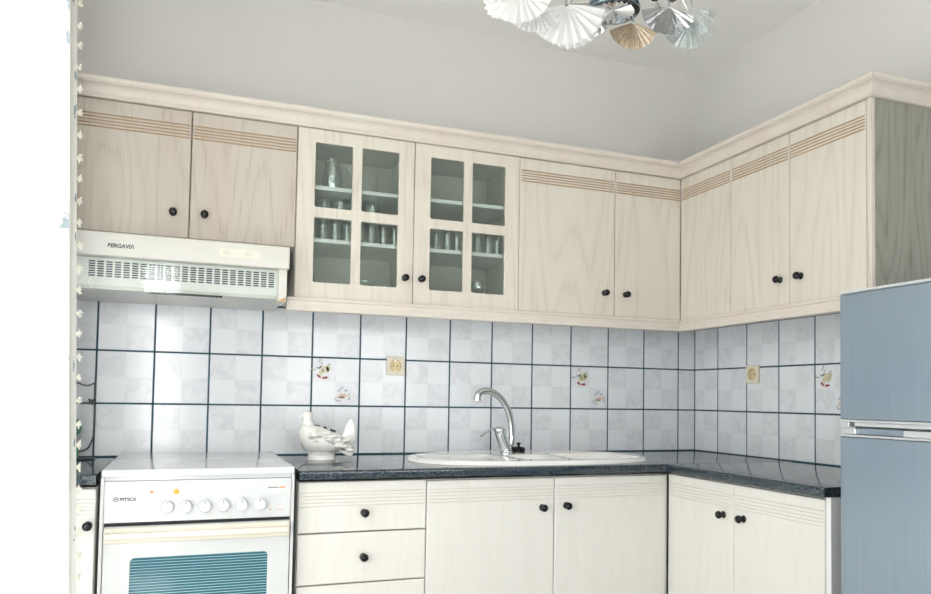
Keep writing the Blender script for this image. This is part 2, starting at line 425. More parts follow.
def basket(parent, at):
    bm = bmesh.new(); mats = ['m_basket', 'm_blue', 'm_pink', 'm_greyleaf']
    blob(bm, 0, -.004, .026, .009, 0, .05, 12, jag=.08); blob(bm, -.004, -.012, .018, .006, 0)
    blob(bm, .002, .001, .020, .0045, 2, 0, 9, -.003)
    for x, z, r in ((-.018, .016, 1), (-.012, .022, .6), (.012, .016, -1), (.017, .020, -.6), (.027, .004, 1.2), (.030, -.010, 1.4), (.026, -.018, .4), (-.024, -.024, .3), (-.012, -.026, -.3), (-.030, -.016, 1), (-.004, .030, .9)):
        blob(bm, x, z, .0065, .0032, 1 if x < .02 else 3, r, 7, -.003)
    o = obj('basket_motif', bm, mats, parent); o['label'] = 'faint basket of blue flowers motif'; o.location, o.rotation_euler.z = at
fruit(sb, ((-1.882, 0, 1.248), 0)); basket(sb, ((-1.797, 0, 1.147), 0))
fruit(sb, ((-.652, 0, 1.246), 0)); basket(sb, ((-.558, 0, 1.152), 0))
fruit(sr, ((0, -.844, 1.246), -PI / 2)); basket(sr, ((0, -.930, 1.147), -PI / 2))

# ------------------------------------------------------------------ cabinets
def add_knob(parent, x, y, z):
    bm = bmesh.new()
    lathe(bm, [(.0125, 0), (.0125, -.003), (.007, -.006), (.006, -.011), (.0105, -.015), (.0138, -.020), (.0138, -.024), (.0115, -.029), (.006, -.0315), (.0001, -.032)], 20, (x, y, z), 'Y')
    o = obj('knob', bm, 'black', parent, True, 60); o['label'] = 'round black knob'; return o

def door(name, parent, x0, x1, z0, z1, d, m, gm, grooves=(), knob=None, th=.019):
    """front at y=-d, milled with horizontal V grooves"""
    bm = bmesh.new(); x0 += .0014; x1 -= .0014; z0 += .0014; z1 -= .0014; e = .004
    pts = [(-d + th, z0), (-d + e, z0), (-d + e * .3, z0 + e * .3), (-d, z0 + e)]; mis = [0, 0, 0, 0]
    for z in sorted(grooves):
        gw = .0029 if gm == 'groove' else .0018
        pts += [(-d, z - gw), (-d + gw * 1.1, z), (-d, z + gw)]; mis[-1:] = [0]; mis += [1, 1, 0]
    pts += [(-d, z1 - e), (-d + e * .3, z1 - e * .3), (-d + e, z1), (-d + th, z1)]; mis += [0] * 4
    mis = mis[:len(pts)]
    prism(bm, pts, lambda p, q, a: (a, p, q), x0 + e, x1 - e, mis)
    for xa, s in ((x0, 1), (x1, -1)):
        prism(bm, [(xa, -d + th), (xa, -d + e), (xa + s * e * .3, -d + e * .3), (xa + s * e, -d), (xa + s * e, -d + th)], lambda p, q, a: (p, q, a), z0 + .001, z1 - .001)
    o = obj(name, bm, [m, gm], parent)
    if knob: add_knob(o, knob[0], -d, knob[1])
    return o

def carcass(parent, w, d, z0, z1, m='carcass', shelves=(), side_m=None, t=.016):
    bm = bmesh.new(); f = -d + .0195
    box(bm, .0005, t, f, -.012, z0, z1); box(bm, w - t, w - .0005, f, -.012, z0, z1)
    box(bm, t, w - t, f, -.012, z0, z0 + t); box(bm, t, w - t, f, -.012, z1 - t, z1)
    box(bm, t, w - t, -.017, -.012, z0 + t, z1 - t)
    o = obj('carcass', bm, m, parent)
    for s in shelves:
        bm = bmesh.new(); box(bm, t, w - t, f + .012, -.017, s - .0075, s + .0075, .001); obj('shelf', bm, 'shelf', parent)
    return o

ZB, ZT = 1.505, 2.150
GZ = [2.052 + .0112 * k for k in range(5)]
D = .350
# cabinet above the extractor
c = thing('wall_cabinet', 'short two-door whitewashed wall cabinet directly above the extractor hood', 'cabinet', (-2.797, 0, 0))
carcass(c, .743, D, 1.69, ZT)
door('door', c, 0, .372, 1.69, ZT, D, 'wood_hood_shaded', 'groove', GZ, (.318, 1.779))
door('door', c, .372, .743, 1.69, ZT, D, 'wood_hood_shaded', 'groove', GZ, (.422, 1.780))
# glazed cabinet
c = thing('glazed_wall_cabinet', 'wall cabinet with two four-pane glazed doors showing glassware', 'cabinet', (-2.054, 0, 0))
carcass(c, .910, D, ZB, ZT, 'carcass', (1.733, 1.936))
bm = bmesh.new(); box(bm, .447, .463, -D + .0196, -.017, ZB + .016, ZT - .016); obj('divider', bm, 'carcass', c)
def glazed_door(parent, x0, x1, kx):
    z0, z1 = ZB + .0014, ZT - .0014; a, b = x0 + .0014, x1 - .0014; xm = (a + b) / 2
    px = [(a + .066, xm - .018), (xm + .018, b - .062)]; pz = [(1.568, 1.814), (1.853, 2.099)]
    outer = [(a, z0), (b, z0), (b, z1), (a, z1)]
    me = curve_mesh([outer] + [rrect(p, q, u, v, .006, 4) for p, q in px for u, v in pz], .0095, .002)
    me.transform(Matrix.Translation((0, -D + .0095, 0)))
    o = obj('door', me, 'wood', parent)
    for p, q in px:
        for u, v in pz:
            bm = bmesh.new(); box(bm, p - .002, q + .002, -D + .009, -D + .012, u - .002, v + .002); obj('glass_pane', bm, 'pane', o)
    add_knob(o, kx, -D, 1.607)
glazed_door(c, 0, .456, .422); glazed_door(c, .456, .910, .489)
# two unequal doors
c = thing('wall_cabinet', 'solid two-door whitewashed wall cabinet between the glazed doors and the room corner', 'cabinet', (-1.144, 0, 0))
carcass(c, .795, D, ZB, ZT)
door('door', c, 0, .458, ZB, ZT, D, 'wood', 'groove', GZ, (.406, 1.606))
door('door', c, .458, .7998, ZB, ZT, D, 'wood', 'groove', GZ, (.512, 1.605))
# right run
XR = .345
c = thing('corner_wall_cabinet', 'plain knobless single-panel wall cabinet on the right wall in the room corner', 'cabinet', (0, -.350, 0), -PI / 2)
carcass(c, .336, XR, ZB, ZT)
door('fixed_front', c, -.0012, .337, ZB, ZT, XR, 'wood', 'groove', GZ)
c = thing('wall_cabinet', 'two-door whitewashed wall cabinet at the open right end above the fridge', 'cabinet', (0, -.687, 0), -PI / 2)
carcass(c, .663, XR, ZB, ZT)
door('door', c, 0, .323, ZB, ZT, XR, 'wood', 'groove', GZ, (.278, 1.604))
door('door', c, .323, .664, ZB, ZT, XR, 'wood', 'groove', GZ, (.380, 1.604))
bm = bmesh.new(); box(bm, .6655, .684, -XR + .0148, -.010, ZB, ZT); o = obj('end_panel', bm, 'wood_panel_shaded', c); o['label'] = 'side panel with bold arched grain, shade kept in its colour'
bm = bmesh.new(); box(bm, .6665, .6846, -XR - .001, -XR + .0145, ZB, ZT, .002); obj('edge_strip', bm, 'wood', c)  # lit front edge of the panel, painted as a strip of brighter wood

# cornice: moulding profile swept along both runs
def sweep(bm, prof, path):
    """path: list of (point, offset direction); profile (out, z)"""
    rings = [[bm.verts.new((p[0] + o * d[0], p[1] + o * d[1], z)) for o, z in prof] for p, d in path]
    F = []; n = len(prof)
    for a, b in zip(rings, rings[1:]):
        for i in range(n): F.append(bm.faces.new((a[i], a[(i + 1) % n], b[(i + 1) % n], b[i])))
    F.append(bm.faces.new(rings[0])); F.append(bm.faces.new(rings[-1][::-1]))
    bmesh.ops.recalc_face_normals(bm, faces=F)
prof = [(-.055, 2.1505), (.008, 2.1505), (.012, 2.1525), (.013, 2.156), (.012, 2.1595), (.008, 2.1615), (.0075, 2.167), (.009, 2.175), (.0135, 2.184), (.021, 2.191), (.029, 2.1945), (.034, 2.1955), (.0345, 2.199), (.038, 2.200), (.0395, 2.204), (.0395, 2.212), (.037, 2.216), (-.055, 2.216)]
c = thing('cornice_moulding', 'long whitewashed cornice moulding running along the top of all wall cabinets', 'moulding', (0, 0, 0))
bm = bmesh.new()
sweep(bm, prof, [((-2.797, -.350), (0, -1)), ((-.345, -.350), (-1, -1)), ((-.345, -1.372), (-1, -1)), ((-.012, -1.372), (0, -1))])
obj('moulding', bm, 'wood_trim', c, True, 25)
prof2 = [(-.016, 1.455), (.010, 1.455), (.014, 1.458), (.014, 1.474), (.011, 1.478), (.011, 1.492), (.015, 1.496), (.015, 1.5048), (-.016, 1.5048)]
c = thing('pelmet_moulding', 'pinkish whitewashed pelmet strip running under the wall cabinets above the tiles', 'moulding', (0, 0, 0))
bm = bmesh.new()
sweep(bm, prof2, [((-2.080, -.350), (0, -1)), ((-.345, -.350), (-1, -1)), ((-.345, -1.372), (-1, -1)), ((-.012, -1.372), (0, -1))])
obj('moulding', bm, 'wood_trim', c)

# base units
YB, XB, CT = .660, .625, .866
LG = [.765 + .0115 * k + .01 for k in range(5)]
c = thing('narrow_base_cabinet', 'narrow whitewashed base cabinet left of the cooker beside the curtain', 'cabinet', (-2.826, 0, 0))
carcass(c, .167, YB, .10, CT - .012)
door('door', c, 0, .167, .10, .853, YB, 'wood_low_lit', 'groove_low', LG, (.146, .743))
bm = bmesh.new(); box(bm, .01, .158, -.60, -.02, .002, .0995); obj('plinth', bm, 'wood_low_lit', c)
c = thing('drawer_unit', 'whitewashed base unit with a stack of drawers right of the cooker', 'cabinet', (-2.063, 0, 0))
carcass(c, .442, YB, .10, CT - .010)
for z0, z1, g in ((.686, .857, True), (.516, .685, False), (.346, .515, False), (.10, .345, False)):
    door('drawer', c, 0, .442, z0, z1, YB, 'wood_low_lit', 'groove_low', LG if g else (), (.221, .750 if g else (.602 if z0 > .5 else (z0 + z1) / 2)))
bm = bmesh.new(); box(bm, .01, .43, -.60, -.02, .002, .0995); obj('plinth', bm, 'wood_low_lit', c)
c = thing('sink_cabinet', 'whitewashed two-door base cabinet under the white sink', 'cabinet', (-1.621, 0, 0))
carcass(c, .987, YB, .10, CT - .16)
bm = bmesh.new(); box(bm, .001, .986, -YB + .0196, -YB + .040, CT - .159, CT - .011); obj('front_rail', bm, 'carcass', c)
bm = bmesh.new(); box(bm, .9875, .9955, -YB + .006, -YB + .10, .10, .853); obj('corner_post', bm, 'wood_low_lit', c)
door('door', c, 0, .497, .10, .853, YB, 'wood_low_lit', 'groove_low', LG, (.446, .743))
door('door', c, .497, .987, .10, .853, YB, 'wood_low_lit', 'groove_low', LG, (.546, .747))
bm = bmesh.new(); box(bm, .01, .97, -.60, -.02, .002, .0995); obj('plinth', bm, 'wood_low_lit', c)
c = thing('corner_base_cabinet', 'whitewashed two-door base cabinet on the right wall beside the fridge', 'cabinet', (0, -.662, 0), -PI / 2)
carcass(c, .786, XB, .10, CT - .004)
door('door', c, 0, .383, .10, .858, XB, 'wood_low_lit', 'groove_low', LG, (.331, .745))
door('door', c, .383, .786, .10, .858, XB, 'wood_low_lit', 'groove_low', LG, (.434, .745))
bm = bmesh.new(); box(bm, .7865, .805, -XB + .003, -.010, .002, CT - .001, .001); 
for yy, zz in ((-.56, .845), (-.53, .847), (-.50, .845)): lathe(bm, [(.004, .8048), (.004, .8056)], 10, (0, yy, zz), 'X', 1)
o = obj('end_panel', bm, ['edge_panel', 'dark'], c); o['label'] = 'smooth grey-white side panel'
bm = bmesh.new(); box(bm, .01, .78, -.56, -.02, .002, .0995); obj('plinth', bm, 'wood_low_lit', c)

# worktops
def slab_profile(front, z0, z1):
    r = .007
    P = [(-.0035, z0), (front + .002, z0), (front, z0 + .004), (front, z1 - r)]
    for i in range(1, 5): t = PI / 2 * i / 4; P.append((front + r - r * math.cos(t), z1 - r + r * math.sin(t)))
    return P + [(-.0035, z1)]
WT = .8955
c = thing('worktop', 'dark blue granite-look L-shaped worktop carrying the sink and ceramic bird', 'worktop', (0, 0, 0))
bm = bmesh.new(); prism(bm, slab_profile(-.686, CT, WT), lambda p, q, a: (a, p, q), -2.063, -.0035); 
# carve the sink cut-out so the bowls do not meet the slab
o = obj('long_run', bm, 'granite', c, True, 30)
SX0, SX1, SY0, SY1 = -1.600, -.585, -.650, -.095
cx, cy, ax, ay = (SX0 + SX1) / 2, (SY0 + SY1) / 2, (SX1 - SX0) / 2, (SY1 - SY0) / 2
def outline(k=1.0, n=72, e=2.5):
    P = []
    for i in range(n):
        t = 2 * PI * i / n; c_, s_ = math.cos(t), math.sin(t)
        P.append((k * ax * math.copysign(abs(c_) ** (2 / e), c_), k * ay * math.copysign(abs(s_) ** (2 / e), s_)))
    return P
bm = bmesh.new(); prism(bm, outline(.955), lambda p, q, a: (cx + p, cy + q, a), .80, 1.0); cut = obj('cutter', bm, 'granite')
md = o.modifiers.new('b', 'BOOLEAN'); md.object = cut; md.operation = 'DIFFERENCE'
me = bpy.data.meshes.new_from_object(o.evaluated_get(bpy.context.evaluated_depsgraph_get()))
o.modifiers.clear(); o.data = me; bpy.data.objects.remove(cut)
bm = bmesh.new(); prism(bm, slab_profile(-.649, CT, WT), lambda p, q, a: (p, a, q), -.6868, -1.4685); obj('short_run', bm, 'granite', c, True, 30)
c = thing('worktop', 'short dark worktop piece left of the cooker', 'worktop', (0, 0, 0))
bm = bmesh.new(); prism(bm, slab_profile(-.686, CT, WT), lambda p, q, a: (a, p, q), XL + .002, -2.660); obj('slab', bm, 'granite', c, True, 30)

# ------------------------------------------------------------------ sink
sk = thing('kitchen_sink', 'white enamel oval inset sink with drainer under the chrome tap', 'sink', (cx, cy, WT + .0006))
# basin layout, relative to centre: large bowl right, half bowl middle, drainer left
BOWLS = [(.13, .44, -.20, .135, .15), (-.085, .095, -.15, .09, .10), (-.47, -.125, -.20, .15, .012)]
def sink_z(x, y):
    rx, ry = abs(x) / ax, abs(y) / ay
    rho = (rx ** 2.5 + ry ** 2.5) ** (1 / 2.5)
    z = .017 * min(1, max(0, (1 - rho) / .035)) ** .5
    if rho < .965: z = .017 - .004 * min(1, (.965 - rho) / .05)
    for x0, x1, y0, y1, dep in BOWLS:
        u = max(abs(x - (x0 + x1) / 2) - (x1 - x0) / 2 + .05, 0); v = max(abs(y - (y0 + y1) / 2) - (y1 - y0) / 2 + .05, 0)
        dd = .05 - math.hypot(u, v)
        ix = min(x - x0, x1 - x, y - y0, y1 - y)
        if dd > 0: z -= dep * min(1, dd / .035) ** 1.5 * min(1, max(0, (.93 - rho) / .07))
    return z
bm = bmesh.new(); n = 96; rings = []
ks = [1.0, .992, .982, .97, .955] + [.94 - .03 * i for i in range(31)]
ks = [k for k in ks if k > .02]
for k in ks:
    rings.append([bm.verts.new((x, y, sink_z(x, y))) for x, y in outline(k, n)])
ctr = bm.verts.new((0, 0, sink_z(0, 0)))
for a, b in zip(rings, rings[1:]):
    for i in range(n): bm.faces.new((a[i], a[(i + 1) % n], b[(i + 1) % n], b[i]))
for i in range(n): bm.faces.new((rings[-1][i], rings[-1][(i + 1) % n], ctr))
bmesh.ops.recalc_face_normals(bm, faces=bm.faces[:])
o = obj('basin', bm, 'sinkw', sk, True, 60)
for f in o.data.polygons: pass
for bx_, by_ in ((.30, -.02), (.005, -.02)):
    bm = bmesh.new(); z = sink_z(bx_, by_); lathe(bm, [(.0001, z + .003), (.03, z + .003), (.036, z + .001), (.036, z - .003)], 20, (bx_, by_, 0)); obj('drain', bm, 'chrome', sk, True)

# mixer tap
tx, ty, tz = -1.105, -.155, WT + .016
tp = thing('mixer_tap', 'chrome swan-neck mixer tap with side lever at the back of the sink', 'tap', (tx, ty, tz))
bm = bmesh.new()
lathe(bm, [(.030, 0), (.030, .006), (.025, .010)], 24)
tube(bm, [(0, 0, .008), (-.006, 0, .03), (-.022, 0, .066), (-.031, 0, .088)], [.027, .0265, .0265, .027], 18)
obj('body', bm, 'chrome', tp, True, 50)
bm = bmesh.new()
tube(bm, smooth_path([(.012, .002, .010), (.022, .004, .035), (.026, .006, .08), (.020, .004, .138), (.000, 0, .190), (-.038, -.006, .236), (-.082, -.012, .260), (-.118, -.016, .262), (-.141, -.018, .249), (-.146, -.018, .234)], 7), .0150, 14)
tube(bm, [(-.146, -.018, .238), (-.1465, -.018, .220)], .0168, 14)
obj('spout', bm, 'chrome', tp, True, 50)
bm = bmesh.new()
ell(bm, (-.030, 0, .094), (.031, .029, .018))
tube(bm, smooth_path([(-.030, -.004, .100), (-.065, -.014, .100), (-.100, -.024, .088), (-.130, -.032, .070)], 5), [.011] * 5 + [.0095] * 5 + [.008] * 5 + [.006], 10, flat=.55)
obj('lever', bm, 'chrome', tp, True, 50)
pg = thing('sink_plug', 'black rubber sink plug lying at the foot of the tap', 'plug', (-1.044, -.150, WT + .0148))
bm = bmesh.new(); lathe(bm, [(.027, 0), (.029, .004), (.029, .014), (.024, .020), (.011, .021), (.006, .023), (.005, .030), (.009, .033), (.009, .039), (.0001, .041)], 22); obj('stopper', bm, 'rubber', pg, True, 50)
bm = bmesh.new(); tube(bm, smooth_path([(-.026, 0, .004), (-.033, .003, .012), (-.034, .0, .024), (-.033, -.002, .036)]), .006, 8); obj('tab', bm, 'rubber', pg, True)

# ------------------------------------------------------------------ ceramic dove
dv = thing('ceramic_bird', 'white ceramic dove figurine with raised tail standing on the worktop', 'figurine', (-1.907, -.25, WT + .0006), .04)
dv.scale = (1.10, 1.10, 1.04)
bm = bmesh.new()
# body rings along the spine: (x, z centre, half height, half width)
secs = [(-.094, .096, .004, .004), (-.089, .096, .028, .026), (-.078, .088, .048, .042), (-.053, .077, .057, .055), (-.022, .069, .056, .060), (.008, .064, .048, .058), (.036, .063, .036, .053), (.062, .056, .027, .041), (.084, .048, .019, .028), (.100, .042, .004, .006)]
rings = []; n = 28
for x, zc, hh, hw in secs:
    ring = []
    for i in range(n):
        t = 2 * PI * i / n; yy, zz = math.cos(t), math.sin(t)
        ring.append(bm.verts.new((x, hw * yy, zc + hh * zz)))
    rings.append(ring)
F = []
for a, b in zip(rings, rings[1:]):
    for i in range(n): F.append(bm.faces.new((a[i], a[(i + 1) % n], b[(i + 1) % n], b[i])))
F.append(bm.faces.new(rings[0])); F.append(bm.faces.new(rings[-1]))
bmesh.ops.recalc_face_normals(bm, faces=F)
tube(bm, smooth_path([(-.060, 0, .112), (-.064, 0, .132), (-.066, 0, .150), (-.066, 0, .164)], 5), [.038, .033, .029, .026, .0235, .0225, .021, .020, .019, .0185, .018, .018, .018, .018, .018, .017], 20)
ell(bm, (-.068, 0, .162), (.0215, .018, .0185))
lathe(bm, [(.0001, -.011), (.0035, -.006), (.0065, 0)], 12, (-.086, 0, .157), 'X')
obj('body', bm, 'ceramic', dv, True, 60)
bm = bmesh.new(); lathe(bm, [(.044, 0), (.0445, .004), (.042, .012), (.043, .022), (.049, .034), (.05, .05)], 32, (-.012, 0, 0)); xf = Matrix.Diagonal((1.12, .9, 1, 1)); xform(bm, xf); obj('pedestal', bm, 'ceramic', dv, True, 60)
for s in (-1, 1):
    bm = bmesh.new()
    for i, (x, z, l, w, r) in enumerate(((-.030, .086, .040, .030, .1), (-.004, .080, .040, .027, .25), (.016, .086, .038, .018, .3), (.022, .070, .042, .018, .35), (.034, .058, .044, .016, .42), (.044, .078, .034, .012, .2), (.056, .050, .040, .013, .45))):
        rot = Matrix.Rotation(r, 3, 'Y')
        ell(bm, (x, s * (.051 - .00018 * abs(x) * 1000 * .25 - .003 * (i > 2)), z), (l, .0095, w), rot, 16, 10)
    obj('wing', bm, 'ceramic_feather', dv, True, 60)
def leafblade(pts, y0, th):
    bm = bmesh.new()
    me_pts = pts
    prism(bm, me_pts, lambda p, q, a: (p, a, q), y0 - th / 2, y0 + th / 2)
    bmesh.ops.bevel(bm, geom=bm.edges[:], offset=th * .32, segments=3, profile=.6, affect='EDGES')
    return bm
bm = leafblade([(.046, .066), (.056, .088), (.066, .112), (.076, .136), (.086, .154), (.093, .152), (.099, .136), (.106, .118), (.109, .098), (.109, .080), (.104, .066), (.096, .060), (.088, .058), (.078, .050)], 0, .020)
obj('tail_fan', bm, 'ceramic', dv, True, 40)
bm = leafblade([(.030, .048), (.046, .058), (.070, .056), (.088, .044), (.094, .028), (.090, .016), (.078, .010), (.060, .020), (.044, .030)], -.028, .022)
obj('lower_tail_feather', bm, 'ceramic', dv, True, 40)
bm = bmesh.new()
for x, z, l, r in ((-.036, .1255, .010, .16), (-.006, .1185, .005, .24), (.022, .1075, .010, .34)):
    t = bmesh.new(); box(t, -l, l, -.004, .004, -.006, .004, .001); xform(t, Matrix.Translation((x, -.014, z)) @ Matrix.Rotation(r, 4, 'Y'))
    me = bpy.data.meshes.new('t'); t.to_mesh(me); t.free(); bm.from_mesh(me); bpy.data.meshes.remove(me)
obj('back_slots', bm, 'dark', dv)['label'] = 'dark slots along the back'

# ------------------------------------------------------------------ sockets
def socket(label, loc, rotz):
    t = thing('wall_socket', label, 'socket', loc, rotz); s = .0405
    me = curve_mesh([rrect(-s, s, -s, s, .006, 4), [(.0255 * math.cos(a * PI / 16), .0255 * math.sin(a * PI / 16)) for a in range(32)]], .0055, .002)
    me.transform(Matrix.Translation((0, -.0078, 0))); obj('cover_plate', me, 'socket', t, True, 40)
    bm = bmesh.new(); lathe(bm, [(.0001, -.0052), (.0250, -.0052), (.0256, -.0025)], 28, (0, 0, 0), 'Y', 2, caps=False); lathe(bm, [(.0254, -.0030), (.0254, -.0128), (.0235, -.0128), (.0228, -.0050)], 28, (0, 0, 0), 'Y', 2, caps=False)
    for x in (-.0095, .0095): lathe(bm, [(.0028, -.0050), (.0028, -.0058), (.0001, -.0058)], 10, (x, 0, 0), 'Y', 1, caps=False)
    for z in (.021, -.021): box(bm, -.0016, .0016, -.0072, -.005, z - .002, z + .002, 0, 3)
    obj('plug_recess', bm, ['socket', 'dark', 'socket_in', 'chrome'], t, True, 40)
socket('ivory socket on the back wall tiles between the bird and the tap', (-1.571, -.0022, 1.277), 0)
socket('ivory socket on the right wall tiles near the fridge', (-.0022, -.432, 1.271), -PI / 2)

# ------------------------------------------------------------------ cooker
SX, SW, SF = -2.646, .566, .700
st = thing('cooker', 'white freestanding cooker with six knobs and closed lid', 'cooker', (SX, 0, 0))
bm = bmesh.new(); box(bm, 0, SW, -SF + .022, -.03, .06, .888, .003); box(bm, 0, .010, -SF + .004, -SF + .024, .06, .888, .002); box(bm, SW - .010, SW, -SF + .004, -SF + .024, .06, .888, .002)
box(bm, .02, SW - .02, -SF + .06, -.06, .001, .06)
obj('body', bm, 'white', st)
bm = bmesh.new(); box(bm, .001, SW - .001, -SF, -.022, .8885, .911, .005, 0, 3); obj('lid', bm, 'white', st, True, 30)
bm = bmesh.new(); box(bm, .0105, SW - .0105, -SF + .001, -SF + .021, .752, .876, .003); box(bm, .0105, SW - .0105, -SF + .010, -SF + .021, .877, .888); 
cp = obj('control_panel', bm, 'white', st)
for x in (-2.460, -2.407, -2.352, -2.298, -2.243, -2.188):
    bm = bmesh.new(); p = (x - SX, -SF + .001, .796)
    lathe(bm, [(.0228, 0), (.0228, -.0015), (.0190, -.002)], 26, p, 'Y', 2); lathe(bm, [(.0190, -.0015), (.0186, -.004), (.0180, -.016), (.0165, -.019), (.0001, -.0195)], 26, p, 'Y'); box(bm, p[0] - .001, p[0] + .001, p[1] - .0199, p[1] - .017, p[2] + .009, p[2] + .016, 0, 1)  # grey skirt ring carries the shading round the knob in its colour
    obj('knob', bm, ['white', 'ink', 'ink_pale_and_shading'], cp, True, 40)
for x, m_, r in ((-2.505, 'brown', .0055), (-2.436, 'orange', .0085)):
    bm = bmesh.new(); lathe(bm, [(r, 0), (r, -.002), (r * .7, -.0036), (.0001, -.004)], 16, (x - SX, -SF + .001, .842), 'Y'); obj('indicator_light', bm, m_, cp, True, 60)['label'] = 'small orange indicator light' if m_ == 'orange' else 'small brownish indicator light'
def put_text(s, size, loc, m_, parent, name, shear=0, sx=1):
    me = text_mesh(s, size, .0003, shear); me.transform(Matrix.Translation(loc) @ Matrix.Diagonal((sx, 1, 1, 1)))
    o = obj(name, me, m_, parent); return o
fy = -SF + .0006
put_text('PITSOS', .0145, (-2.592 - SX, fy, .8172), 'ink', cp, 'logo_lettering', 0, 1.0)
bm = bmesh.new(); lathe(bm, [(.0072, fy + .001), (.0072, fy - .0003), (.0052, fy - .0003), (.0052, fy + .001)], 20, (-2.603 - SX, 0, .8225), 'Y'); box(bm, -2.6065 - SX, -2.5995 - SX, fy - .0003, fy + .0005, .8216, .8236); obj('logo_emblem', bm, 'ink', cp)
lx = -2.148 - SX
def mark(x0, x1, z0, z1, m_): bm = bmesh.new(); box(bm, x0, x1, fy - .0003, fy + .0005, z0, z1); obj('printed_mark', bm, m_, cp)
mark(lx - .016, lx + .020, .8460, .8482, 'ink'); mark(lx + .022, lx + .038, .8445, .8495, 'red_ink')
for k in range(5): mark(lx - .005, lx + .032 - .004 * (k % 2), .822 - .0055 * k, .8232 - .0055 * k, 'ink_pale_and_shading')
bm = bmesh.new(); prism(bm, [(lx - .009, .775), (lx - .002, .775), (lx - .0055, .7815)], lambda p, q, a: (p, a, q), fy - .0003, fy + .0005); obj('warning_triangle', bm, 'red_ink', cp)
mark(lx + .014, lx + .034, .775, .7768, 'red_ink')
for x in (-2.460, -2.407, -2.352, -2.298, -2.243, -2.188): mark(x - .006 - SX, x + .006 - SX, .838, .8405, 'ink_pale_and_shading')
# oven door
wx0, wx1, wz0, wz1 = -2.559 - SX, -2.159 - SX, .30, .646
me = curve_mesh([rrect(.0125, SW - .0125, .19, .741, .004, 3), rrect(wx0, wx1, wz0, wz1, .014, 5)], .010, .002); me.transform(Matrix.Translation((0, -SF + .0115, 0)))
od = obj('oven_door', me, 'white', st)
bm = bmesh.new(); box(bm, wx0 - .004, wx1 + .004, -SF + .007, -SF + .011, wz0 - .004, wz1 + .004); obj('oven_window', bm, 'oven_glass', od)
bm = bmesh.new(); box(bm, .013, SW - .013, -SF - .012, -SF + .001, .692, .739, .006, 0, 3); box(bm, .018, SW - .018, -SF - .040, -SF - .026, .708, .727, .006, 0, 3)
for x in (.018, SW - .048): box(bm, x, x + .03, -SF - .036, -SF - .006, .709, .726, .005)
obj('oven_handle', bm, 'cream', od, True, 40)['label'] = 'cream bar handle across the oven door'
bm = bmesh.new(); box(bm, .0125, SW - .0125, -SF + .003, -SF + .021, .065, .185, .004); obj('bottom_drawer', bm, 'white', st)
bm = bmesh.new(); box(bm, .0115, SW - .0115, -SF + .0215, -SF + .0225, .062, .886); obj('gap_lining', bm, 'dark', st)

# ------------------------------------------------------------------ extractor hood
HX, HW = -2.808, .718
hd = thing('extractor_hood', 'ivory slim extractor hood with slotted grille above the cooker', 'hood', (HX, 0, 1.475))
def hz(z): return z - 1.475
bm = bmesh.new(); box(bm, .002, HW - .002, -.405, -.012, hz(1.487), hz(1.5), .002); box(bm, .002, HW - .002, -.325, -.012, hz(1.5), hz(1.686), .002)
box(bm, .002, HW - .002, -.395, -.326, hz(1.592), hz(1.67)); box(bm, HW - .030, HW, -.432, -.330, hz(1.476), hz(1.594), .003)
obj('casing', bm, 'hoodw', hd)
bm = bmesh.new(); box(bm, 0, HW + .006, -.452, -.394, hz(1.592), hz(1.672), .006, 0, 3); fp = obj('front_fascia', bm, 'hoodw', hd, True, 40)
bm = bmesh.new()
# raised rounded outline on the fascia and recessed switch plate
def outline_band(P, w, y0, y1, mi=0):
    cxm = sum(p[0] for p in P) / len(P); czm = sum(p[1] for p in P) / len(P)
    Q = [(p[0] + (cxm - p[0]) / abs(cxm - p[0] + 1e-9) * w, p[1] + (czm - p[1]) / abs(czm - p[1] + 1e-9) * w) for p in P]
    return curve_mesh([P, Q], (y1 - y0) / 2, 0)
me = outline_band(rrect(-.2, HW - .006, hz(1.600), hz(1.664), .03, 8), .0016, 0, .001); me.transform(Matrix.Translation((0, -.4523, 0)))
for v in me.vertices: v.co.x = max(v.co.x, .012)
obj('fascia_outline', me, 'groove_low', fp); bm.free()
bm = bmesh.new(); P = rrect(HW - .235, HW - .095, hz(1.620), hz(1.648), .013, 6); prism(bm, P, lambda p, q, a: (p, a, q), -.4532, -.450); pl = obj('switch_plate', bm, 'cream', fp)
for x in (HW - .212, HW - .140):
    bm = bmesh.new(); box(bm, x - .010, x + .014, -.4545, -.4530, hz(1.626), hz(1.642), .0005); box(bm, x - .002, x + .002, -.4575, -.4540, hz(1.627), hz(1.641), .0008, 1); obj('slide_switch', bm, ['hoodw', 'socket_in'], pl)
lx0 = -2.672 - HX
put_text('BERGAVIΛ', .0185, (lx0 - .003, -.4525, hz(1.6215)), 'ink', fp, 'logo_lettering', .15, .95)
# slotted grille with rear gap
gx0, gx1, gz0, gz1 = -2.736 - HX, -2.128 - HX, hz(1.528), hz(1.584)
bm = bmesh.new(); box(bm, .004, HW - .030, -.402, -.398, hz(1.5), hz(1.592)); gr = obj('grille', bm, 'hoodgrey', hd)
bm = bmesh.new(); ncol, nrow = 23, 7; pw = (gx1 - gx0) / ncol; ph = (gz1 - gz0) / nrow
for i in range(ncol):
    for j in range(nrow):
        if (i % 2 == 0): dz = 0
        else: dz = 0
        box(bm, gx0 + pw * i + .0028, gx0 + pw * (i + 1) - .0045, -.4026, -.4015, gz0 + ph * j + .0014, gz0 + ph * (j + 1) - .0022)
o = obj('vent_slots', bm, 'darkmetal', gr)
bm = bmesh.new(); box(bm, .0, HW - .032, -.428, -.4245, hz(1.480), hz(1.5925), .001); obj('glass_visor', bm, 'visor', hd)
bm = bmesh.new(); box(bm, .26, .50, -.424, -.408, hz(1.480), hz(1.4855), .001); obj('lamp_strip', bm, 'dark', hd)
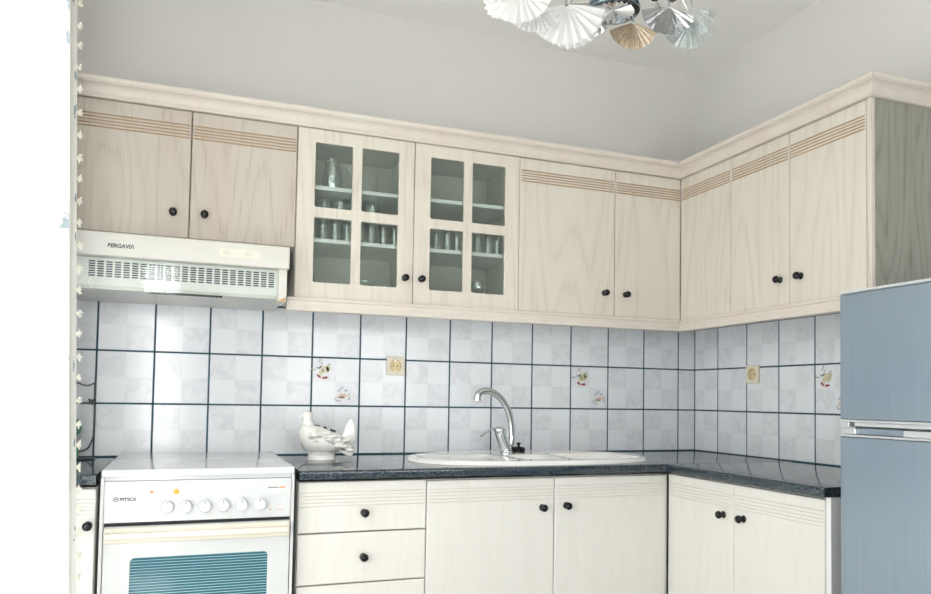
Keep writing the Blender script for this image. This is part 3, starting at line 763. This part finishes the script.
bm = bmesh.new(); prism(bm, [(HW - .034, hz(1.475)), (HW - .008, hz(1.475)), (HW - .004, hz(1.490)), (HW - .012, hz(1.490))], lambda p, q, a: (p, a, q), -.442, -.433); obj('corner_block', bm, 'tan', hd)['label'] = 'bare brown block at the lower corner'

# ------------------------------------------------------------------ fridge
FX, FY = -.700, -1.574
fr = thing('fridge', 'brushed blue-grey steel two-door fridge at the right edge', 'fridge', (0, FY, 0), -PI / 2)
fw = .60
bm = bmesh.new(); box(bm, .004, fw - .004, FX + .055, -.06, .02, 1.450, .004); box(bm, .05, fw - .05, FX + .1, -.1, .001, .02); obj('body', bm, 'fridge_side', fr)
bm = bmesh.new(); box(bm, 0, fw, FX, FX + .052, 1.100, 1.449, .006, 0, 3); dr = obj('freezer_door', bm, 'steel', fr, True, 40)
bm = bmesh.new(); box(bm, 0, fw, FX - .001, FX + .054, 1.4495, 1.458, .003); obj('top_trim', bm, 'trimsil', dr)
bm = bmesh.new(); box(bm, 0, fw, FX - .001, FX + .05, 1.0935, 1.0995, .0015); box(bm, .046, fw, FX + .004, FX + .03, 1.082, 1.093, .002); box(bm, 0, .028, FX + .004, FX + .03, 1.080, 1.093, .002); obj('grip_rail', bm, 'trimsil', dr)
bm = bmesh.new(); box(bm, 0, fw, FX, FX + .052, .045, 1.0525, .006, 0, 3); d2 = obj('fridge_door', bm, 'steel', fr, True, 40)
bm = bmesh.new(); box(bm, 0, fw, FX - .001, FX + .05, 1.053, 1.0585, .0015); box(bm, .002, .050, FX + .003, FX + .04, 1.059, 1.0765, .003); box(bm, .198, fw, FX + .003, FX + .04, 1.059, 1.0765, .003); obj('grip_rail', bm, 'trimsil', d2)
bm = bmesh.new(); box(bm, .05, .185, FX + .022, FX + .04, 1.059, 1.077, .002); obj('finger_recess', bm, 'steel', d2)

# ------------------------------------------------------------------ corner behind the cooker: gas hose, valve, green jar
hs = thing('gas_hose', 'thin dark grey hose looping down the tiles left of the cooker', 'hose', (0, 0, 0))
bm = bmesh.new()
tube(bm, smooth_path([(-2.742, -.012, 1.180), (-2.741, -.012, 1.12), (-2.739, -.012, 1.05), (-2.739, -.014, .99), (-2.745, -.014, .960), (-2.765, -.014, .925), (-2.83, -.014, .912)], 7), .0032, 8)
tube(bm, smooth_path([(-2.742, -.012, 1.178), (-2.752, -.012, 1.172), (-2.77, -.012, 1.166), (-2.80, -.012, 1.176), (-2.84, -.012, 1.19)], 6), .0026, 8)
tube(bm, smooth_path([(-2.86, -.115, .900), (-2.79, -.11, .9005), (-2.735, -.105, .9005), (-2.725, -.115, .9005), (-2.745, -.125, .9005), (-2.86, -.135, .9005)], 7), .0042, 8)
obj('hose', bm, 'hose', hs, True, 60)
vl = thing('wall_valve', 'tiny dark cross-handled wall valve by the hose beside the curtain', 'valve', (-2.752, -.0022, 1.106))
bm = bmesh.new(); lathe(bm, [(.008, 0), (.008, -.010), (.005, -.014), (.005, -.022)], 12, (0, 0, 0), 'Y'); obj('valve_body', bm, 'hose', vl)
bm = bmesh.new()
for a in range(4): t = a * PI / 2 + .6; tube(bm, [(0, -.022, 0), (.013 * math.cos(t), -.022, .013 * math.sin(t))], .004, 8)
obj('handle', bm, 'hose', vl, True)
jr = thing('green_jug', 'small rounded green vessel by the tiles half hidden by the curtain', 'vessel', (-2.812, -.062, WT + .0006))
bm = bmesh.new(); lathe(bm, [(.030, 0), (.030, .03), (.020, .05), (.016, .07), (.022, .082), (.034, .098), (.038, .116), (.034, .134), (.020, .148), (.012, .152), (.012, .160), (.0001, .161)], 24); obj('vessel_body', bm, 'green', jr, True, 60)

# ------------------------------------------------------------------ glassware behind the glazed doors
cnt = {}
ORD = ['first', 'second', 'third', 'fourth', 'fifth', 'sixth', 'seventh', 'eighth']
def glassware(name, label, cat, prof, x, y, z, group=None, n=18, extra=None):
    t = thing(name, label, cat, (x, y, z + .0004), 0, group); bm = bmesh.new(); lathe(bm, prof, n); 
    obj('bowl' if name in ('goblet', 'glass_bowl') else 'vessel_wall', bm, 'clear', t, True, 60)
    if extra: extra(t)
    return t
def tumbler_prof(r0, r1, h): return [(.0001, .004), (r0 - .003, .004), (r1 - .0022, h), (r1, h), (r0, .001), (.0001, .001)]
gob = [(p * 1.05, q * 1.19) for p, q in [(.0001, .001), (.030, .001), (.030, .003), (.006, .008), (.004, .02), (.004, .065), (.014, .078), (.030, .10), (.033, .125), (.028, .155), (.0265, .155), (.0315, .125), (.028, .102), (.0001, .082)]]
S1 = 1.733 + .0075
for di, (xs, dn) in enumerate((((-1.985, -1.940, -1.893, -1.846, -1.797, -1.750, -1.702, -1.655), 'left'), ((-1.525, -1.480, -1.435, -1.390, -1.345, -1.300, -1.255, -1.210), 'right'))):
    for k, x in enumerate(xs):
        glassware('tumbler', f'{ORD[k]} clear glass tumbler from the left on the shelf behind the {dn} glazed door', 'glass', tumbler_prof(.017, .0205, .098 if di == 0 else .088), x, -.285 + .008 * (k % 2), S1, f'front row of tumblers behind the {dn} glazed door')
for k, x in enumerate((-1.925, -1.862, -1.80, -1.735)):
    glassware('goblet', f'{ORD[k]} tall stemmed goblet from the left behind the tumblers of the left glazed door', 'glass', gob, x, -.19 - .02 * (k % 2), S1, 'stemmed goblets behind the left glazed door')
def jug_handle(t):
    bm = bmesh.new(); tube(bm, smooth_path([(.036, 0, .105), (.062, 0, .108), (.072, 0, .075), (.058, 0, .04), (.034, 0, .032)]), .0045, 8); obj('handle', bm, 'clear', t, True)
glassware('glass_pitcher', 'clear glass pitcher with a handle on the upper shelf behind the left glazed door', 'pitcher', [(.0001, .003), (.034, .003), (.042, .03), (.040, .07), (.030, .10), (.033, .125), (.031, .125), (.028, .10), (.038, .07), (.040, .03), (.032, .006), (.0001, .006)], -1.905, -.24, 1.936 + .0075, extra=jug_handle)
BF = ZB + .016
glassware('glass_bowl', 'short glass jar with lid on the cabinet floor behind the left glazed door', 'jar', [(.0001, .002), (.036, .002), (.038, .01), (.038, .062), (.041, .066), (.041, .076), (.0001, .078)], -1.770, -.25, BF, extra=None)
glassware('small_glass', 'small glass beside the lidded jar behind the left glazed door', 'glass', tumbler_prof(.016, .021, .06), -1.690, -.26, BF)
glassware('small_glass', 'small clear glass on the cabinet floor at the left behind the left glazed door', 'glass', tumbler_prof(.018, .024, .09), -1.985, -.25, BF)
bm = bmesh.new(); lathe(bm, [(.0001, 0), (.030, 0), (.038, .006), (.036, .0065), (.029, .002), (.0001, .002)], 20); lathe(bm, [(.030, .005), (.034, .030), (.033, .030), (.028, .007)], 20)
t = thing('dark_bowl', 'low dark bowl on the cabinet floor behind the left glazed door', 'bowl', (-1.925, -.28, BF + .0004)); obj('bowl', bm, 'hose', t, True, 60)
glassware('goblet', 'small stemmed glass on the cabinet floor behind the right glazed door', 'glass', [(p * .8, q * .62) for p, q in gob], -1.335, -.25, BF)
glassware('goblet', 'second small stemmed glass at the right on the cabinet floor behind the right glazed door', 'glass', [(p * .8, q * .62) for p, q in gob], -1.275, -.22, BF)

# ------------------------------------------------------------------ curtain with tasselled edge
ct = thing('curtain', 'sheer white printed curtain with tasselled edge hanging at the left', 'curtain', (-2.735, -.75, .03))
CX, CY, CZ = -2.735, -.75, .03
def edge_x(z): return -2.7195 + (.0 - .0316 * (z - 1.35))
bm = bmesh.new(); ny, nz = 240, 30; L = 1.95; grid = []
for i in range(ny + 1):
    s = L * i / ny; col = []
    for k in range(nz + 1):
        z = .04 + 2.62 * k / nz
        blend = min(1, s / .10)
        wav = .015 * math.sin(s * 2 * PI / .155 + .3 * math.sin(z * 1.3)) + .008 * math.sin(s * 2 * PI / .061 + 1.0)
        x = edge_x(z) * 1.0 - .012 * blend + wav * blend - .006 * math.sin(s * 9) * blend
        y = -.75 - s
        if s < .03: x -= 0
        col.append(bm.verts.new((x - CX, y - CY, z - CZ)))
    grid.append(col)
for a, b in zip(grid, grid[1:]):
    for k in range(nz): bm.faces.new((a[k], b[k], b[k + 1], a[k + 1]))
obj('fabric', bm, 'curtain', ct, True, 80)
z = .10; kk = 0
while z < 2.62:
    bm = bmesh.new(); e = edge_x(z)
    for j in range(5):
        ang = -1.1 + .55 * j + random.uniform(-.2, .2); l = random.uniform(.011, .018)
        tube(bm, [(e - .002, -.75, z), (e + .006, -.752, z + .25 * l * math.sin(ang)), (e + .004 + l * math.cos(ang) * .8, -.754 + random.uniform(-.004, .004), z + l * math.sin(ang))], [.0026, .0042, .0012], 6)
    o = obj('tassel', bm, 'tassel', ct, True); o.location = (-CX, -CY, -CZ)
    z += .0635 + random.uniform(-.005, .005)
bm = bmesh.new(); tube(bm, [(-2.74, -2.85, 2.69), (-2.74, -.60, 2.69)], .011, 12)
rd = thing('curtain_rod', 'white curtain rod holding the sheer curtain', 'rod', (0, 0, 0)); obj('rod', bm, 'frame', rd, True)
for y in (-2.8, -.65):
    bm = bmesh.new(); box(bm, XL + .0005, -2.735, y - .008, y + .008, 2.683, 2.697); obj('bracket', bm, 'frame', rd)

# ------------------------------------------------------------------ ceiling lamp with pleated fan shades
LX, LY = -1.455, -1.60
lp = thing('ceiling_lamp', 'chrome ceiling lamp with pleated silver fan-shaped shades', 'lamp', (LX, LY, 2.10))
bm = bmesh.new(); lathe(bm, [(.06, H - 2.10 - .0005), (.06, H - 2.10 - .02), (.02, H - 2.10 - .05), (.009, H - 2.10 - .06), (.009, .14), (.030, .12), (.045, .09), (.03, .06)], 28); obj('stem', bm, 'chrome', lp, True, 40)
bm = bmesh.new(); lathe(bm, [(.030, .075), (.048, .055), (.060, .026), (.066, .008), (.064, .001), (.056, .0), (.052, .006), (.030, .012), (.0001, .014)], 32)
obj('centre_dish', bm, 'darkchrome', lp, True, 40)
bm = bmesh.new(); N = 22
for i in range(N):
    a = 2 * PI * i / N; b_ = 2 * PI * (i + .5) / N; c_ = 2 * PI * (i + 1) / N
    f = lambda t, r, z: (r * math.cos(t), r * math.sin(t), z)
    v = [bm.verts.new(f(a, .050, .004)), bm.verts.new(f(b_, .052, -.003)), bm.verts.new(f(c_, .050, .004)), bm.verts.new((0, 0, .006))]
    bm.faces.new((v[0], v[1], v[3])); bm.faces.new((v[1], v[2], v[3]))
obj('pleated_disc', bm, 'foil', lp)
def fan(parent, apex, down, out, r, spread, m_, n=11, cup=.25):
    """pleated fan: apex point, 'down' = fan mid direction, 'out' = facing normal"""
    d = Vector(down).normalized(); nrm = Vector(out); nrm = (nrm - d * nrm.dot(d)).normalized(); s = d.cross(nrm)
    bm = bmesh.new(); A = Vector(apex); rows = []
    for q in (0.06, .35, .7, 1.0):
        row = []
        for i in range(2 * n + 1):
            t = spread * (i / n - 1); pl = (1 if i % 2 else -1)
            rr = r * q * (1.0 + (.035 * pl if q == 1 else 0)) * (1 - .06 * (t / 1.6) ** 2)
            p = A + d * (rr * math.cos(t)) + s * (rr * math.sin(t)) + nrm * (pl * .0075 * q * r / .1 - cup * r * (q ** 2) * .5 + .1 * r * q)
            row.append(bm.verts.new(p))
        rows.append(row)
    for a, b in zip(rows, rows[1:]):
        for i in range(len(a) - 1): bm.faces.new((a[i], a[i + 1], b[i + 1], b[i]))
    g = bmesh.ops.solidify(bm, geom=bm.faces[:], thickness=.0007)
    return obj('fan_shade', bm, m_, parent)
def arm(pts):
    bm = bmesh.new(); tube(bm, smooth_path(pts, 6), .006, 10); tube(bm, [pts[-1], (pts[-1][0], pts[-1][1], pts[-1][2] + .012)], .010, 10); return obj('arm', bm, 'darkchrome', lp, True, 60)
def R(x, y, z): return (x - LX, y - LY, z - 2.10)
TC = (-.46, -.76, -.46)
shades = [  # apex, mid direction, facing, radius, half spread, material
    (R(-1.586, -1.60, 2.095), (.03, -.02, -1), (-.40, -.80, -.30), .098, 1.46, 'foil_lit'),
    (R(-1.560, -1.57, 2.098), (.55, .10, -.9), (-.50, -.70, -.40), .086, 1.28, 'foil_lit'),
    (R(-1.715, -1.62, 2.092), (-.15, 0, -1), (-.55, -.80, -.30), .080, 1.40, 'foil_lit'),
    (R(-1.668, -1.59, 2.092), (.05, 0, -1), (-.30, -.9, -.30), .075, 0.92, 'foil_lit'),
    (R(-1.745, -1.58, 2.135), (-.5, 0, -.8), (-.7, -.6, -.3), .075, 1.34, 'foil_lit'),
    (R(-1.690, -1.48, 2.18), (-.2, .3, -1), (-.9, -.4, 0), .08, 1.46, 'foil_lit'),
    (R(-1.300, -1.61, 2.142), (-.06, -.03, -1), (-.35, -.85, -.30), .073, 1.46, 'foil'),
    (R(-1.392, -1.59, 2.092), (.05, .05, -1), (-.25, -.9, -.30), .066, 1.28, 'foil_gold'),
    (R(-1.229, -1.60, 2.124), (.02, 0, -1), (-.45, -.8, -.2), .073, 1.25, 'crystal'),
    (R(-1.200, -1.57, 2.178), (.25, .1, -1), (-.2, -.9, -.2), .072, 1.38, 'crystal'),
    (R(-1.262, -1.50, 2.22), (.3, .4, -1), (.6, -.5, 0), .080, 1.46, 'foil'),
    (R(-1.420, -1.42, 2.22), (.1, .4, -1), (0, 1, 0), .085, 1.46, 'foil'),
    (R(-1.480, -1.78, 2.30), (0, -.5, -.6), (0, -1, -.3), .085, 1.46, 'foil')]
for k in range(6):
    a = (math.pi, 2.45, -2.7, 0.05, .75, -.6)[k]; q = (.18, .19, .17, .17, .2, .18)[k]
    end = [(-.205, .0, .03), (-.22, .07, .06), (-.16, -.06, .02), (.16, -.03, .055), (.21, .05, .10), (.08, -.06, .02)][k]
    arm([(.03 * math.cos(a), .03 * math.sin(a), .10), (.10 * math.cos(a), .10 * math.sin(a), .15), (end[0] * .85, end[1] * .85, .10), end])
for s_ in shades:
    fan(lp, *s_)
    ap = Vector(s_[0]); bm = bmesh.new()
    tube(bm, smooth_path([(ap.x * .12, ap.y * .12, .115), (ap.x * .55, ap.y * .55, max(.16, ap.z + .08)), (ap.x * .95, ap.y * .95, ap.z + .035), ap], 5), .0028, 8); obj('shade_stem', bm, 'chrome', lp, True, 60)

# ------------------------------------------------------------------ daylight and an added rear fill lamp
w = bpy.data.worlds.new('sky'); S.world = w; w.use_nodes = True
bg = w.node_tree.nodes['Background']; bg.inputs[0].default_value = (.88, .94, 1, 1); bg.inputs[1].default_value = 1.0
def area(name, loc, rot, sx, sy, power, col):
    l = bpy.data.lights.new(name, 'AREA'); l.shape = 'RECTANGLE'; l.size = sx; l.size_y = sy; l.energy = power; l.color = col
    o = bpy.data.objects.new(name, l); C.objects.link(o); o.location = loc; o.rotation_euler = rot; return o
area('daylight_left', (XL - .19, (WY0 + WY1) / 2, 1.24), (0, -PI / 2, 0), WZ1 - WZ0, WY1 - WY0, 134, (1, .985, .968))
for k, (x0, x1, z0, z1) in enumerate(DOORS): area('rear_daylight_and_fill', ((x0 + x1) / 2, YR - .22, (z0 + z1) / 2), (PI / 2, 0, 0), x1 - x0, z1 - z0, (42, 27)[k], (1, .985, .97))  # second lamp is a fill at the added window

# ------------------------------------------------------------------ camera
fpx, ppx, ppy = 755.0, 472.7, 367.1
r = Vector((.93547078, -.35303778, .01608558)); u = Vector((-.02961679, -.03295925, .99901778)); f = Vector((.35216085, .93502835, .04128826))
cam = bpy.data.cameras.new('camera'); co = bpy.data.objects.new('camera', cam); C.objects.link(co)
mw = Matrix((r, u, -f)).transposed().to_4x4(); mw.translation = (-2.4122, -3.1947, 1.1416); co.matrix_world = mw
cam.sensor_fit = 'HORIZONTAL'; cam.sensor_width = 36; cam.lens = fpx / 931 * 36; cam.shift_x = (465.5 - ppx) / 931; cam.shift_y = (ppy - 297) / 931
cam.clip_start = .02
S.camera = co
vs = S.view_settings; vs.view_transform = 'Standard'; vs.look = 'None'; vs.gamma = 1; vs.use_curve_mapping = False; vs.exposure = .16
S.cycles.max_bounces = 10; S.cycles.transparent_max_bounces = 24; S.cycles.diffuse_bounces = 6
try: S.cycles.use_denoising = True
except Exception: pass
